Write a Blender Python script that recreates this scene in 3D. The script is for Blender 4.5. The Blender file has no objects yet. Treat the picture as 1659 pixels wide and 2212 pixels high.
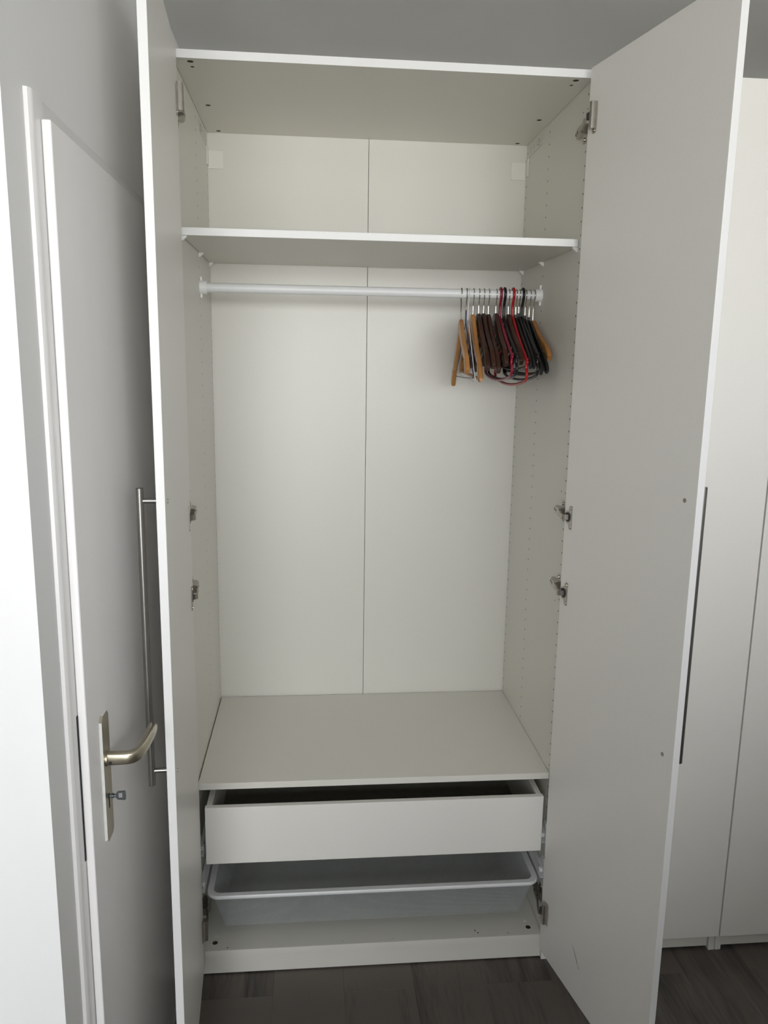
import bpy, bmesh, math, random
from mathutils import Vector, Matrix

random.seed(7)
SC = bpy.context.scene
COL = SC.collection

# ------------------------------------------------------------------ camera
cam_d = bpy.data.cameras.new('camera')
cam = bpy.data.objects.new('camera', cam_d)
COL.objects.link(cam)
cam.location = (-0.1716, -1.9264, 1.6825)
cam.rotation_euler = (math.radians(79.2887), math.radians(-0.8810), math.radians(-5.1070))
cam_d.sensor_fit = 'VERTICAL'
cam_d.sensor_height = 36.0
cam_d.lens = 1685.62 / 2212.0 * 36.0
cam_d.clip_start = 0.02
cam_d.clip_end = 60
SC.camera = cam

# ------------------------------------------------------------------ world
world = bpy.data.worlds.new('world')
SC.world = world
world.use_nodes = True
wn = world.node_tree
wn.nodes.clear()
w_out = wn.nodes.new('ShaderNodeOutputWorld')
w_bg = wn.nodes.new('ShaderNodeBackground')
# overcast sky: even above the horizon, dull ground below it
w_tc = wn.nodes.new('ShaderNodeTexCoord')
w_sep = wn.nodes.new('ShaderNodeSeparateXYZ')
w_rp = wn.nodes.new('ShaderNodeValToRGB')
w_rp.color_ramp.elements[0].position = 0.0
w_rp.color_ramp.elements[0].color = (0.78, 0.78, 0.76, 1)
w_rp.color_ramp.elements[1].position = 0.06
w_rp.color_ramp.elements[1].color = (0.96, 0.98, 1.0, 1)
wn.links.new(w_tc.outputs['Generated'], w_sep.inputs[0])
wn.links.new(w_sep.outputs['Z'], w_rp.inputs[0])
wn.links.new(w_rp.outputs[0], w_bg.inputs[0])
w_bg.inputs['Strength'].default_value = 13.2
wn.links.new(w_bg.outputs[0], w_out.inputs[0])

# ------------------------------------------------------------------ room plan and daylight
ROOM_L, ROOM_R = -2.0, 2.03      # side walls behind the jutting corner / beside the wardrobes
ROOM_F, ROOM_B = -3.6, 0.60     # window wall behind the camera / wall behind the wardrobes
CEIL = 2.555
WX0, WX1, WZ0, WZ1 = -1.15, 1.95, 1.10, 2.42    # wide unseen window, its size shaped to fit the light
GX0, GX1, GZ0 = -0.88, -0.10, 0.42              # glazed part below it, added to light the lower middle
PX0, PX1, PY, PH = -0.14, 2.03, -2.40, 1.56     # made-up unseen partition, added to shade the lower right


def area(name, loc, rot, sx, sy, power, col):
    d = bpy.data.lights.new(name, 'AREA')
    d.shape = 'RECTANGLE'
    d.size, d.size_y = sx, sy
    d.energy = power
    d.color = col
    o = bpy.data.objects.new(name, d)
    COL.objects.link(o)
    o.location = loc
    o.rotation_euler = rot
    return o


portal = area('window_portal', ((WX0 + WX1) / 2, ROOM_F - 0.02, (WZ0 + WZ1) / 2), (math.radians(90), 0, 0),
              WX1 - WX0, WZ1 - WZ0, 1, (1, 1, 1))
portal.data.cycles.is_portal = True
portal = area('window_portal', ((GX0 + GX1) / 2, ROOM_F - 0.02, (GZ0 + WZ0) / 2), (math.radians(90), 0, 0),
              GX1 - GX0, WZ0 - GZ0, 1, (1, 1, 1))
portal.data.cycles.is_portal = True

SC.view_settings.view_transform = 'Standard'
SC.view_settings.look = 'None'
SC.view_settings.gamma = 1.0
SC.view_settings.use_curve_mapping = False
SC.view_settings.exposure = 0.0
SC.cycles.max_bounces = 14
SC.cycles.diffuse_bounces = 9
SC.cycles.glossy_bounces = 5

# ------------------------------------------------------------------ materials


def nodes_of(name):
    m = bpy.data.materials.new(name)
    m.use_nodes = True
    nt = m.node_tree
    b = nt.nodes['Principled BSDF']
    return m, nt, b


def mat(name, col, rough=0.5, metal=0.0, var=0.04, scale=40.0, bump=0.0, bscale=300.0, stretch=(1, 1, 1), spec=0.5, aniso=0.0):
    m, nt, b = nodes_of(name)
    tc = nt.nodes.new('ShaderNodeTexCoord')
    mp = nt.nodes.new('ShaderNodeMapping')
    mp.inputs['Scale'].default_value = stretch
    nt.links.new(tc.outputs['Object'], mp.inputs[0])
    nz = nt.nodes.new('ShaderNodeTexNoise')
    nz.inputs['Scale'].default_value = scale
    nz.inputs['Detail'].default_value = 4
    nt.links.new(mp.outputs[0], nz.inputs['Vector'])
    rp = nt.nodes.new('ShaderNodeValToRGB')
    rp.color_ramp.elements[0].position = 0.3
    rp.color_ramp.elements[1].position = 0.7
    rp.color_ramp.elements[0].color = tuple(c * (1 - var) for c in col) + (1,)
    rp.color_ramp.elements[1].color = tuple(min(1, c * (1 + var)) for c in col) + (1,)
    nt.links.new(nz.outputs[0], rp.inputs[0])
    nt.links.new(rp.outputs[0], b.inputs['Base Color'])
    b.inputs['Roughness'].default_value = rough
    b.inputs['Metallic'].default_value = metal
    b.inputs['Specular IOR Level'].default_value = spec
    if aniso:
        b.inputs['Anisotropic'].default_value = aniso
    if bump:
        n2 = nt.nodes.new('ShaderNodeTexNoise')
        n2.inputs['Scale'].default_value = bscale
        n2.inputs['Detail'].default_value = 3
        nt.links.new(mp.outputs[0], n2.inputs['Vector'])
        bp = nt.nodes.new('ShaderNodeBump')
        bp.inputs['Strength'].default_value = bump
        bp.inputs['Distance'].default_value = 0.002
        nt.links.new(n2.outputs[0], bp.inputs['Height'])
        nt.links.new(bp.outputs[0], b.inputs['Normal'])
    return m


def wood_mat(name, c0, c1, rough=0.45, axis=1, ring=22.0, rnd=0.0, amp=0.38):
    m, nt, b = nodes_of(name)
    tc = nt.nodes.new('ShaderNodeTexCoord')
    mp = nt.nodes.new('ShaderNodeMapping')
    s = [9.0, 9.0, 9.0]
    s[axis] = 0.9
    mp.inputs['Scale'].default_value = s
    oi = nt.nodes.new('ShaderNodeObjectInfo')
    ad = nt.nodes.new('ShaderNodeVectorMath')
    ad.operation = 'MULTIPLY_ADD'
    cb = nt.nodes.new('ShaderNodeCombineXYZ')
    for i in range(3):
        nt.links.new(oi.outputs['Random'], cb.inputs[i])
    ad.inputs[1].default_value = (37.0, 53.0, 29.0)
    nt.links.new(cb.outputs[0], ad.inputs[0])
    nt.links.new(tc.outputs['Object'], ad.inputs[2])
    nt.links.new(ad.outputs[0], mp.inputs[0])
    nz = nt.nodes.new('ShaderNodeTexNoise')
    nz.inputs['Scale'].default_value = 1.3
    nz.inputs['Detail'].default_value = 5
    nz.inputs['Distortion'].default_value = 1.0
    nt.links.new(mp.outputs[0], nz.inputs['Vector'])
    fine = nt.nodes.new('ShaderNodeTexNoise')
    fine.inputs['Scale'].default_value = ring
    fine.inputs['Detail'].default_value = 3
    nt.links.new(mp.outputs[0], fine.inputs['Vector'])
    mx = nt.nodes.new('ShaderNodeMath')
    mx.operation = 'MULTIPLY_ADD'
    mx.inputs[1].default_value = amp
    nt.links.new(fine.outputs[0], mx.inputs[0])
    nt.links.new(nz.outputs[0], mx.inputs[2])
    off = nt.nodes.new('ShaderNodeMath')
    off.operation = 'MULTIPLY_ADD'
    off.inputs[1].default_value = rnd
    nt.links.new(oi.outputs['Random'], off.inputs[0])
    nt.links.new(mx.outputs[0], off.inputs[2])
    rp = nt.nodes.new('ShaderNodeValToRGB')
    rp.color_ramp.elements[0].position = 0.46
    rp.color_ramp.elements[0].color = c0 + (1,)
    rp.color_ramp.elements[1].position = 0.98 + rnd * 0.6
    rp.color_ramp.elements[1].color = c1 + (1,)
    nt.links.new(off.outputs[0], rp.inputs[0])
    nt.links.new(rp.outputs[0], b.inputs['Base Color'])
    b.inputs['Roughness'].default_value = rough
    bp = nt.nodes.new('ShaderNodeBump')
    bp.inputs['Strength'].default_value = 0.12
    bp.inputs['Distance'].default_value = 0.001
    nt.links.new(fine.outputs[0], bp.inputs['Height'])
    nt.links.new(bp.outputs[0], b.inputs['Normal'])
    return m


M = {}
M['melamine'] = mat('white_melamine', (0.70, 0.688, 0.635), 0.42, var=0.012, scale=260, bump=0.03, bscale=700)
M['melamine_edge'] = mat('white_edge_band', (0.77, 0.77, 0.767), 0.4, var=0.01, scale=200)
M['back'] = mat('white_back_board', (0.675, 0.664, 0.615), 0.36, var=0.012, scale=200, bump=0.02, bscale=500)
M['door'] = mat('white_door_foil', (0.79, 0.775, 0.735), 0.38, var=0.01, scale=200, bump=0.02, bscale=700)
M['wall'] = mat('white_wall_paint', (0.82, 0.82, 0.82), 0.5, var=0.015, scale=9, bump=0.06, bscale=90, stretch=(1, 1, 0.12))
M['wall_dim'] = mat('low_bounce_wall_grey', (0.42, 0.42, 0.41), 0.8, var=0.02, scale=9, bump=0.2, bscale=90)  # unseen walls greyed to cut the bounce light
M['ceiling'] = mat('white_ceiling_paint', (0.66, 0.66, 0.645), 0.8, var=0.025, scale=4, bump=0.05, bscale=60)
M['lacquer'] = mat('white_door_lacquer', (0.80, 0.79, 0.785), 0.28, var=0.015, scale=8, bump=0.08, bscale=60, stretch=(1, 1, 0.15))
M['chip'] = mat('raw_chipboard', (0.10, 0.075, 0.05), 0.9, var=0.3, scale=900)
M['plastic_white'] = mat('white_plastic', (0.80, 0.80, 0.79), 0.35, var=0.01)
M['cover'] = mat('cream_plastic_cover', (0.74, 0.73, 0.685), 0.4, var=0.01)
M['drawer_floor'] = mat('shade_toned_drawer_floor', (0.26, 0.25, 0.22), 0.7, var=0.06, scale=60)  # deep shade inside the drawer put into the floor colour
M['white_metal'] = mat('white_powder_coat', (0.74, 0.755, 0.76), 0.38, var=0.015, scale=80)
M['mesh_metal'] = mat('shade_toned_mesh_coat', (0.40, 0.425, 0.42), 0.45, var=0.02, scale=80)  # white mesh coat darkened, basket's inner shade put into the colour
M['steel'] = mat('brushed_steel', (0.30, 0.29, 0.275), 0.30, 1.0, var=0.08, scale=500, stretch=(1, 1, 0.02))
M['nickel'] = mat('nickel_hinge', (0.46, 0.43, 0.39), 0.24, 1.0, var=0.08, scale=90)
M['hinge_dark'] = mat('dark_hinge_plastic', (0.03, 0.03, 0.032), 0.5, var=0.1)
M['cam_grey'] = mat('cam_lock_grey', (0.05, 0.046, 0.038), 0.5, 0.3, var=0.2, scale=700)
M['champagne'] = mat('champagne_aluminium', (0.50, 0.46, 0.36), 0.34, 1.0, var=0.05, scale=200)
M['plate_paint'] = mat('painted_over_plate', (0.74, 0.735, 0.71), 0.4, var=0.05, scale=120)
M['key'] = mat('grey_key', (0.10, 0.115, 0.125), 0.38, 0.6, var=0.1)
M['black_void'] = mat('dark_lock_case', (0.012, 0.012, 0.014), 0.8, var=0.2)
M['scratch'] = mat('dark_scratch', (0.04, 0.035, 0.03), 0.8, var=0.2)
M['print'] = mat('grey_print_ink', (0.28, 0.28, 0.29), 0.6, var=0.1)
M['wood_light'] = wood_mat('honey_wood', (0.30, 0.125, 0.030), (0.46, 0.215, 0.065), 0.32)
M['wood_dark'] = wood_mat('dark_brown_wood', (0.021, 0.007, 0.0045), (0.056, 0.020, 0.011), 0.33)
M['black'] = mat('black_plastic', (0.008, 0.008, 0.009), 0.32, var=0.1)
M['maroon'] = mat('maroon_plastic', (0.22, 0.008, 0.030), 0.30, var=0.08)
M['red'] = mat('red_plastic', (0.36, 0.008, 0.012), 0.30, var=0.08)
M['wire'] = mat('chrome_wire', (0.62, 0.60, 0.55), 0.16, 1.0, var=0.05)
M['wire_dark'] = mat('bare_steel_wire', (0.25, 0.24, 0.22), 0.3, 1.0, var=0.1)
M['navy'] = mat('navy_coated_wire', (0.010, 0.016, 0.085), 0.35, var=0.1)
M['white_wire'] = mat('white_coated_wire', (0.72, 0.72, 0.71), 0.35, var=0.02)
M['card'] = mat('mauve_cardboard', (0.20, 0.165, 0.15), 0.8, var=0.06, scale=60)
m, nt, b = nodes_of('clear_pane')
tr = nt.nodes.new('ShaderNodeBsdfTransparent')
gl = nt.nodes.new('ShaderNodeBsdfGlossy')
gl.inputs['Roughness'].default_value = 0.02
fr = nt.nodes.new('ShaderNodeFresnel')
mxs = nt.nodes.new('ShaderNodeMixShader')
nt.links.new(fr.outputs[0], mxs.inputs[0])
nt.links.new(tr.outputs[0], mxs.inputs[1])
nt.links.new(gl.outputs[0], mxs.inputs[2])
nt.links.new(mxs.outputs[0], nt.nodes['Material Output'].inputs['Surface'])
M['glass'] = m
M['laminate'] = wood_mat('dark_grey_brown_laminate', (0.022, 0.0185, 0.0165), (0.112, 0.096, 0.084), 0.42, axis=1, ring=14.0, rnd=0.32, amp=0.62)
M['groove'] = mat('floor_groove', (0.02, 0.018, 0.016), 0.8, var=0.1)

# ------------------------------------------------------------------ mesh helpers
WORLD = {}


def link(name, me, m, parent=None, origin=(0, 0, 0), label=None, cat=None, group=None, kind=None):
    o = bpy.data.objects.new(name, me)
    COL.objects.link(o)
    if m is not None and me is not None:
        ms = m if isinstance(m, (list, tuple)) else [m]
        if not me.materials:
            for k in ms:
                me.materials.append(M[k])
    org = Vector(origin)
    WORLD[o] = org
    if parent is not None:
        o.parent = parent
        o.location = org - WORLD[parent]
    else:
        o.location = org
    tag(o, label, cat, group, kind)
    return o


def tag(o, label=None, cat=None, group=None, kind=None):
    for k, v in (('label', label), ('category', cat), ('group', group), ('kind', kind)):
        if v:
            o[k] = v


def empty(name, origin, label=None, cat=None, group=None, parent=None):
    return link(name, None, None, parent, origin, label, cat, group)


def mesh_of(name, bm, origin=(0, 0, 0), smooth=None):
    o = Vector(origin)
    for v in bm.verts:
        v.co -= o
    bmesh.ops.recalc_face_normals(bm, faces=bm.faces)
    me = bpy.data.meshes.new(name)
    bm.to_mesh(me)
    bm.free()
    if smooth:
        for p in me.polygons:
            p.use_smooth = True
        if smooth != 'all':
            me.set_sharp_from_angle(angle=math.radians(smooth))
    return me


def obj(name, bm, m, parent=None, origin=(0, 0, 0), smooth=None, **k):
    return link(name, mesh_of(name, bm, origin, smooth), m, parent, origin, **k)


def bx(bm, x0, x1, y0, y1, z0, z1, bev=0.0, seg=1, mi=0):
    v = [bm.verts.new((x, y, z)) for x in (x0, x1) for y in (y0, y1) for z in (z0, z1)]
    idx = ((0, 1, 3, 2), (4, 6, 7, 5), (0, 4, 5, 1), (2, 3, 7, 6), (0, 2, 6, 4), (1, 5, 7, 3))
    fs = [bm.faces.new([v[i] for i in f]) for f in idx]
    for f in fs:
        f.material_index = mi
    if bev:
        es = list({e for f in fs for e in f.edges})
        r = bmesh.ops.bevel(bm, geom=es, offset=bev, segments=seg, profile=0.5, affect='EDGES')
        for f in r['faces']:
            f.material_index = mi
    return v


def box(name, x0, x1, y0, y1, z0, z1, m, parent=None, bev=0.0008, seg=2, **k):
    bm = bmesh.new()
    bx(bm, x0, x1, y0, y1, z0, z1, bev, seg)
    return obj(name, bm, m, parent, (min(x0, x1), y0, z0), **k)


def edge_faces(o, mi=1, axis=1):
    """give the narrow front and back edges of a board the edge-band material"""
    for p in o.data.polygons:
        if abs(p.normal[axis]) > 0.9:
            p.material_index = mi
    return o


def ring(bm, c, n, b, prof):
    return [bm.verts.new(c + n * p + b * q) for p, q in prof]


def skin(bm, rings, caps=True, mi=0, closed=False):
    k = len(rings[0])
    seq = list(zip(rings, rings[1:]))
    if closed:
        seq.append((rings[-1], rings[0]))
    for a, b in seq:
        for i in range(k):
            f = bm.faces.new((a[i], a[(i + 1) % k], b[(i + 1) % k], b[i]))
            f.material_index = mi
    if caps and not closed:
        for r in (rings[0], rings[-1]):
            f = bm.faces.new(r)
            f.material_index = mi


def tube(bm, pts, r, n=8, mi=0, closed=False, caps=True):
    pts = [Vector(p) for p in pts]
    m = len(pts)
    rs = r if isinstance(r, (list, tuple)) else [r] * m
    prev = None
    rings = []
    for i, p in enumerate(pts):
        a = pts[i - 1] if (i or closed) else None
        c = pts[(i + 1) % m] if (i < m - 1 or closed) else None
        t = Vector((0, 0, 0))
        if a is not None:
            t += (p - a).normalized()
        if c is not None:
            t += (c - p).normalized()
        t.normalize()
        if prev is None:
            u = Vector((1, 0, 0)) if abs(t.x) < 0.9 else Vector((0, 1, 0))
            nn = (u - t * u.dot(t)).normalized()
        else:
            nn = (prev - t * prev.dot(t)).normalized()
        prev = nn
        bb = t.cross(nn)
        rings.append(ring(bm, p, nn, bb, [(rs[i] * math.cos(2 * math.pi * k / n), rs[i] * math.sin(2 * math.pi * k / n)) for k in range(n)]))
    skin(bm, rings, caps, mi, closed)


def cyl(bm, a, b, r, n=16, mi=0):
    tube(bm, [a, b], r, n, mi)


def smooth_path(pts, sub=4):
    P = [Vector(p) for p in pts]
    out = []
    for i in range(len(P) - 1):
        p0 = P[max(i - 1, 0)]
        p1, p2 = P[i], P[i + 1]
        p3 = P[min(i + 2, len(P) - 1)]
        for k in range(sub):
            t = k / sub
            out.append(0.5 * ((2 * p1) + (-p0 + p2) * t + (2 * p0 - 5 * p1 + 4 * p2 - p3) * t * t + (-p0 + 3 * p1 - 3 * p2 + p3) * t ** 3))
    out.append(P[-1])
    return out


def holed_plate(bm, P, U, V, N, lu, lv, th, holes, cell=0.0065, nseg=8):
    """Board with bored holes in its +N face. P is the corner of that face, U and V unit axes, N outward normal.
    holes: list of (u, v, radius, depth); holes sharing a u form a column."""
    P, U, V, N = Vector(P), Vector(U), Vector(V), Vector(N)

    def pt(u, v, d=0.0):
        return bm.verts.new(P + U * u + V * v - N * d)

    def quad(u0, u1, v0, v1):
        if u1 - u0 > 1e-6 and v1 - v0 > 1e-6:
            bm.faces.new((pt(u0, v0), pt(u1, v0), pt(u1, v1), pt(u0, v1)))

    cols = {}
    for h in holes:
        cols.setdefault(round(h[0], 5), []).append(h)
    cu = 0.0
    for u in sorted(cols):
        hs = sorted(cols[u], key=lambda h: h[1])
        c = max(cell, max(h[2] for h in hs) * 1.5)
        quad(cu, u - c, 0, lv)
        cv = 0.0
        for (_, v, r, dep) in hs:
            quad(u - c, u + c, cv, v - c)
            outer, inner, deep = [], [], []
            for k in range(nseg):
                a = 2 * math.pi * k / nseg
                ca, sa = math.cos(a), math.sin(a)
                s = c / max(abs(ca), abs(sa))
                outer.append(pt(u + ca * s, v + sa * s))
                inner.append(pt(u + ca * r, v + sa * r))
                deep.append(pt(u + ca * r, v + sa * r, dep))
            for k in range(nseg):
                j = (k + 1) % nseg
                bm.faces.new((outer[k], outer[j], inner[j], inner[k]))
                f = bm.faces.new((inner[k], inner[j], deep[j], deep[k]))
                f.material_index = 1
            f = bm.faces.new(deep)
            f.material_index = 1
            cv = v + c
        quad(u - c, u + c, cv, lv)
        cu = u + c
    quad(cu, lu, 0, lv)
    # remaining five faces
    a = [P, P + U * lu, P + U * lu + V * lv, P + V * lv]
    b = [q - N * th for q in a]
    for k in range(4):
        j = (k + 1) % 4
        f = bm.faces.new([bm.verts.new(q) for q in (a[k], a[j], b[j], b[k])])
        f.material_index = 2
    bm.faces.new([bm.verts.new(q) for q in b])
    bmesh.ops.remove_doubles(bm, verts=bm.verts, dist=1e-6)


# ------------------------------------------------------------------ room shell
def struct(name, bm, m, parent=None, origin=(0, 0, 0), **k):
    return obj(name, bm, m, parent, origin, kind='structure', **k)


WALL_X = -0.549      # face of the wall with the room door
CORNER_Y = -0.862    # that wall ends here; the room widens to the left

floor_bm = bmesh.new()
bx(floor_bm, ROOM_L - 0.1, ROOM_R + 0.1, ROOM_F - 0.1, ROOM_B + 0.1, -0.10, -0.008)
FLOOR = struct('floor', floor_bm, 'groove')

PW, PL, JY = 0.193, 1.29, -0.080
plank_cache = {}


def plank(x0, x1, y0, y1):
    key = (round(x1 - x0, 4), round(y1 - y0, 4))
    if key not in plank_cache:
        bm = bmesh.new()
        g = 0.00006
        bx(bm, g, key[0] - g, g, key[1] - g, -0.008, 0.0, 0.0003, 1)
        plank_cache[key] = mesh_of('plank', bm)
        plank_cache[key].materials.append(M['laminate'])
    link('plank', plank_cache[key], None, FLOOR, (x0, y0, 0))


row = 0
x = -0.4755 - 8 * PW
while x < ROOM_R:
    x0, x1 = max(x, ROOM_L), min(x + PW, ROOM_R)
    if x1 - x0 > 0.01:
        n = round((x + 0.4755) / PW)
        # rows alternate by half a board
        base = JY if (n % 2 == 0) else JY + PL * 0.5
        ys = [base + PL * k for k in range(-4, 3)]
        cuts = sorted([ROOM_F] + [q for q in ys if ROOM_F < q < ROOM_B] + [ROOM_B])
        for a, b in zip(cuts, cuts[1:]):
            plank(x0, x1, a, b)
    x += PW

bm = bmesh.new()
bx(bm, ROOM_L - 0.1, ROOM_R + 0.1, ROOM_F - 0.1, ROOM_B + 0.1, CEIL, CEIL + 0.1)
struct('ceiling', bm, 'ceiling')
bm = bmesh.new()
bx(bm, WALL_X - 0.11, ROOM_R + 0.1, ROOM_B, ROOM_B + 0.1, 0, CEIL)
struct('wall_back', bm, 'wall')
bm = bmesh.new()
bx(bm, ROOM_R, ROOM_R + 0.1, ROOM_F, ROOM_B, 0, CEIL)
struct('wall_right', bm, 'wall')
# wall with the room door (its opening is closed by the leaf), ending in an outside corner
DZ = 2.03
bm = bmesh.new()
bx(bm, WALL_X - 0.11, WALL_X, CORNER_Y, -0.752, 0, CEIL, 0.0)
bx(bm, WALL_X - 0.11, WALL_X, -0.752, 0.13, DZ, CEIL, 0.0)
bx(bm, WALL_X - 0.11, WALL_X, 0.13, ROOM_B, 0, CEIL, 0.0)
bx(bm, WALL_X - 0.11, WALL_X - 0.075, -0.752, 0.13, 0, DZ, 0.0)
struct('wall_left', bm, 'wall')
bm = bmesh.new()
bx(bm, ROOM_L, WALL_X - 0.11, CORNER_Y, CORNER_Y + 0.11, 0, CEIL)
struct('wall_return', bm, 'wall')
bm = bmesh.new()
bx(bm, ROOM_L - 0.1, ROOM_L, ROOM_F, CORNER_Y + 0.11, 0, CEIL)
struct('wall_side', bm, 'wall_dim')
# window wall behind the camera
bm = bmesh.new()
bx(bm, ROOM_L, WX0, ROOM_F - 0.1, ROOM_F, 0, CEIL)
bx(bm, WX1, ROOM_R, ROOM_F - 0.1, ROOM_F, 0, CEIL)
bx(bm, WX0, GX0, ROOM_F - 0.1, ROOM_F, 0, WZ0)
bx(bm, GX1, WX1, ROOM_F - 0.1, ROOM_F, 0, WZ0)
bx(bm, GX0, GX1, ROOM_F - 0.1, ROOM_F, 0, GZ0)
bx(bm, WX0, WX1, ROOM_F - 0.1, ROOM_F, WZ1, CEIL)
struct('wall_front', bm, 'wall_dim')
bm = bmesh.new()
bx(bm, PX0, PX1, PY - 0.08, PY, 0, PH, 0.004)
struct('added_shade_partition', bm, 'wall_dim')  # added light blocker, not a known part of the room
bm = bmesh.new()
fw = 0.06
n_pane = 4
xs = [WX0 + (WX1 - WX0) * k / n_pane for k in range(n_pane + 1)]
for q in xs:
    bx(bm, max(q - fw / 2, WX0), min(q + fw / 2, WX1), ROOM_F - 0.09, ROOM_F - 0.04, WZ0, WZ1, 0.004)
for a, b in ((WZ0, WZ0 + fw), (WZ1 - fw, WZ1)):
    bx(bm, WX0, WX1, ROOM_F - 0.088, ROOM_F - 0.042, a, b, 0.004)
for a, b in ((GX0, GX0 + fw), (GX1 - fw, GX1)):
    bx(bm, a, b, ROOM_F - 0.09, ROOM_F - 0.04, GZ0, WZ0, 0.004)
bx(bm, GX0, GX1, ROOM_F - 0.088, ROOM_F - 0.042, GZ0, GZ0 + fw, 0.004)
WIN = struct('window_1', bm, 'plastic_white')
for a, b in zip(xs, xs[1:]):
    box('pane', a + fw / 2, b - fw / 2, ROOM_F - 0.068, ROOM_F - 0.062, WZ0 + fw, WZ1 - fw, 'glass', WIN, 0)
box('pane', GX0 + fw, GX1 - fw, ROOM_F - 0.068, ROOM_F - 0.062, GZ0 + fw, WZ0, 'glass', WIN, 0)

# ------------------------------------------------------------------ room door in the left wall
FX = -0.540          # room face of the door frame
LX = -0.5258         # room face of the leaf lip
LY0, LY1, LZ1 = -0.750, 0.11, 2.003
# frame: slim rounded profile swept up the latch side, across the head and down the hinge side
bm = bmesh.new()


def frame_profile(y_in, y_out, z0, z1):
    # cross-section in (x, y): rounded nose on the outside
    s = 1 if y_out > y_in else -1
    pr = [(WALL_X - 0.02, y_in), (FX, y_in), (FX, y_out - s * 0.012), (FX - 0.0012, y_out - s * 0.006),
          (FX - 0.004, y_out - s * 0.0015), (WALL_X - 0.001, y_out), (WALL_X - 0.02, y_out)]
    lo = [bm.verts.new((a, b, z0)) for a, b in pr]
    hi = [bm.verts.new((a, b, z1)) for a, b in pr]
    skin(bm, [lo, hi])


frame_profile(-0.7365, -0.784, 0.0, LZ1 + 0.030)
frame_profile(0.0965, 0.145, 0.0, LZ1 + 0.030)
pr = [(WALL_X - 0.02, LZ1 - 0.013), (FX, LZ1 - 0.013), (FX, LZ1 + 0.02), (FX - 0.004, LZ1 + 0.0295), (WALL_X - 0.001, LZ1 + 0.031), (WALL_X - 0.02, LZ1 + 0.031)]
lo = [bm.verts.new((a, -0.7364, b)) for a, b in pr]
hi = [bm.verts.new((a, 0.0964, b)) for a, b in pr]
skin(bm, [lo, hi])
struct('trim_1', bm, 'lacquer', smooth=40)
bm = bmesh.new()
bx(bm, FX + 0.0008, LX, LY0, LY1, 0.012, LZ1, 0.0025, 3)
bx(bm, FX - 0.028, FX + 0.004, LY0 + 0.016, LY1 - 0.016, 0.012, LZ1 - 0.016, 0.0)
DOOR = struct('door_1', bm, 'lacquer', smooth=35)
# strike gap: dark lock case seen in the slit beside the leaf
box('lock_case', FX - 0.0006, FX + 0.0012, LY0 - 0.0035, LY0 + 0.004, 0.885, 1.135, 'black_void', DOOR, 0, label='dark latch slit beside the door edge')
# long back plate, half painted over
bm = bmesh.new()
pl = [(-0.6865, 0.876), (-0.6865, 1.092), (-0.678, 1.101), (-0.652, 1.101), (-0.643, 1.092), (-0.643, 0.876), (-0.650, 0.869), (-0.680, 0.869)]
a = [bm.verts.new((LX - 0.0003, y, z)) for y, z in pl]
b = [bm.verts.new((LX + 0.0045, y * 0.965 - 0.665 * 0.035, z * 0.988 + 0.985 * 0.012)) for y, z in pl]
skin(bm, [a, b])
for f in bm.faces:
    f.material_index = 1 if f.normal.y < -0.2 or f.normal.z > 0.3 else 0
bm.normal_update()
for f in bm.faces:
    c = f.calc_center_median()
    f.material_index = 1 if c.y < -0.682 or c.z > 1.096 else 0
PLATE = obj('handle_plate', bm, ['champagne', 'plate_paint'], DOOR, (LX, -0.665, 0.985), label='long champagne metal plate with painted-over edges')
bm = bmesh.new()
tube(bm, [(LX + 0.0035, -0.665, 1.018), (LX + 0.0075, -0.665, 1.018)], 0.0135, 20)


def lever(bm):
    path = smooth_path([(LX + 0.006, -0.665, 1.018), (LX + 0.025, -0.665, 1.018), (LX + 0.043, -0.663, 1.018), (LX + 0.052, -0.652, 1.0175), (LX + 0.055, -0.630, 1.016), (LX + 0.056, -0.59, 1.013), (LX + 0.056, -0.555, 1.0105), (LX + 0.055, -0.532, 1.009)], 4)
    rings = []
    n = len(path)
    for i, p in enumerate(path):
        a = path[max(i - 1, 0)]
        c = path[min(i + 1, n - 1)]
        t = (c - a).normalized()
        up = Vector((0, 0, 1))
        side = t.cross(up).normalized()
        up = side.cross(t).normalized()
        s = i / (n - 1)
        w = 0.0078 + 0.001 * s
        h = 0.0118 - 0.002 * s
        if i == n - 1:
            w *= 0.75
            h *= 0.75
        prof = []
        for k in range(14):
            an = 2 * math.pi * k / 14
            ca, sa = math.cos(an), math.sin(an)
            prof.append((w * math.copysign(abs(ca) ** 0.6, ca), h * math.copysign(abs(sa) ** 0.6, sa)))
        rings.append(ring(bm, p, side, up, prof))
    skin(bm, rings)


lever(bm)
LEVER = obj('door_lever', bm, 'champagne', DOOR, (LX, -0.665, 1.018), smooth=45, label='champagne aluminium lever handle pointing at the wardrobe')
bm = bmesh.new()
cyl(bm, (LX + 0.012, -0.6722, 1.013), (LX + 0.012, -0.6740, 1.0128), 0.0022, 10)
obj('grub_screw', bm, 'black_void', LEVER, (LX + 0.012, -0.673, 1.013))
bm = bmesh.new()
cyl(bm, (LX + 0.0040, -0.665, 0.948), (LX + 0.0049, -0.665, 0.948), 0.0048, 14)
bx(bm, LX + 0.0040, LX + 0.0049, -0.6672, -0.6628, 0.926, 0.948)
obj('keyhole', bm, 'black_void', PLATE, (LX, -0.665, 0.94))
KEY = empty('door_key', (LX + 0.004, -0.665, 0.948), 'small grey key with square open bow in the room door lock', 'key')
bm = bmesh.new()
cyl(bm, (LX + 0.002, -0.665, 0.948), (LX + 0.017, -0.665, 0.948), 0.0026, 12)
cyl(bm, (LX + 0.009, -0.665, 0.948), (LX + 0.0125, -0.665, 0.948), 0.0042, 12)
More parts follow.
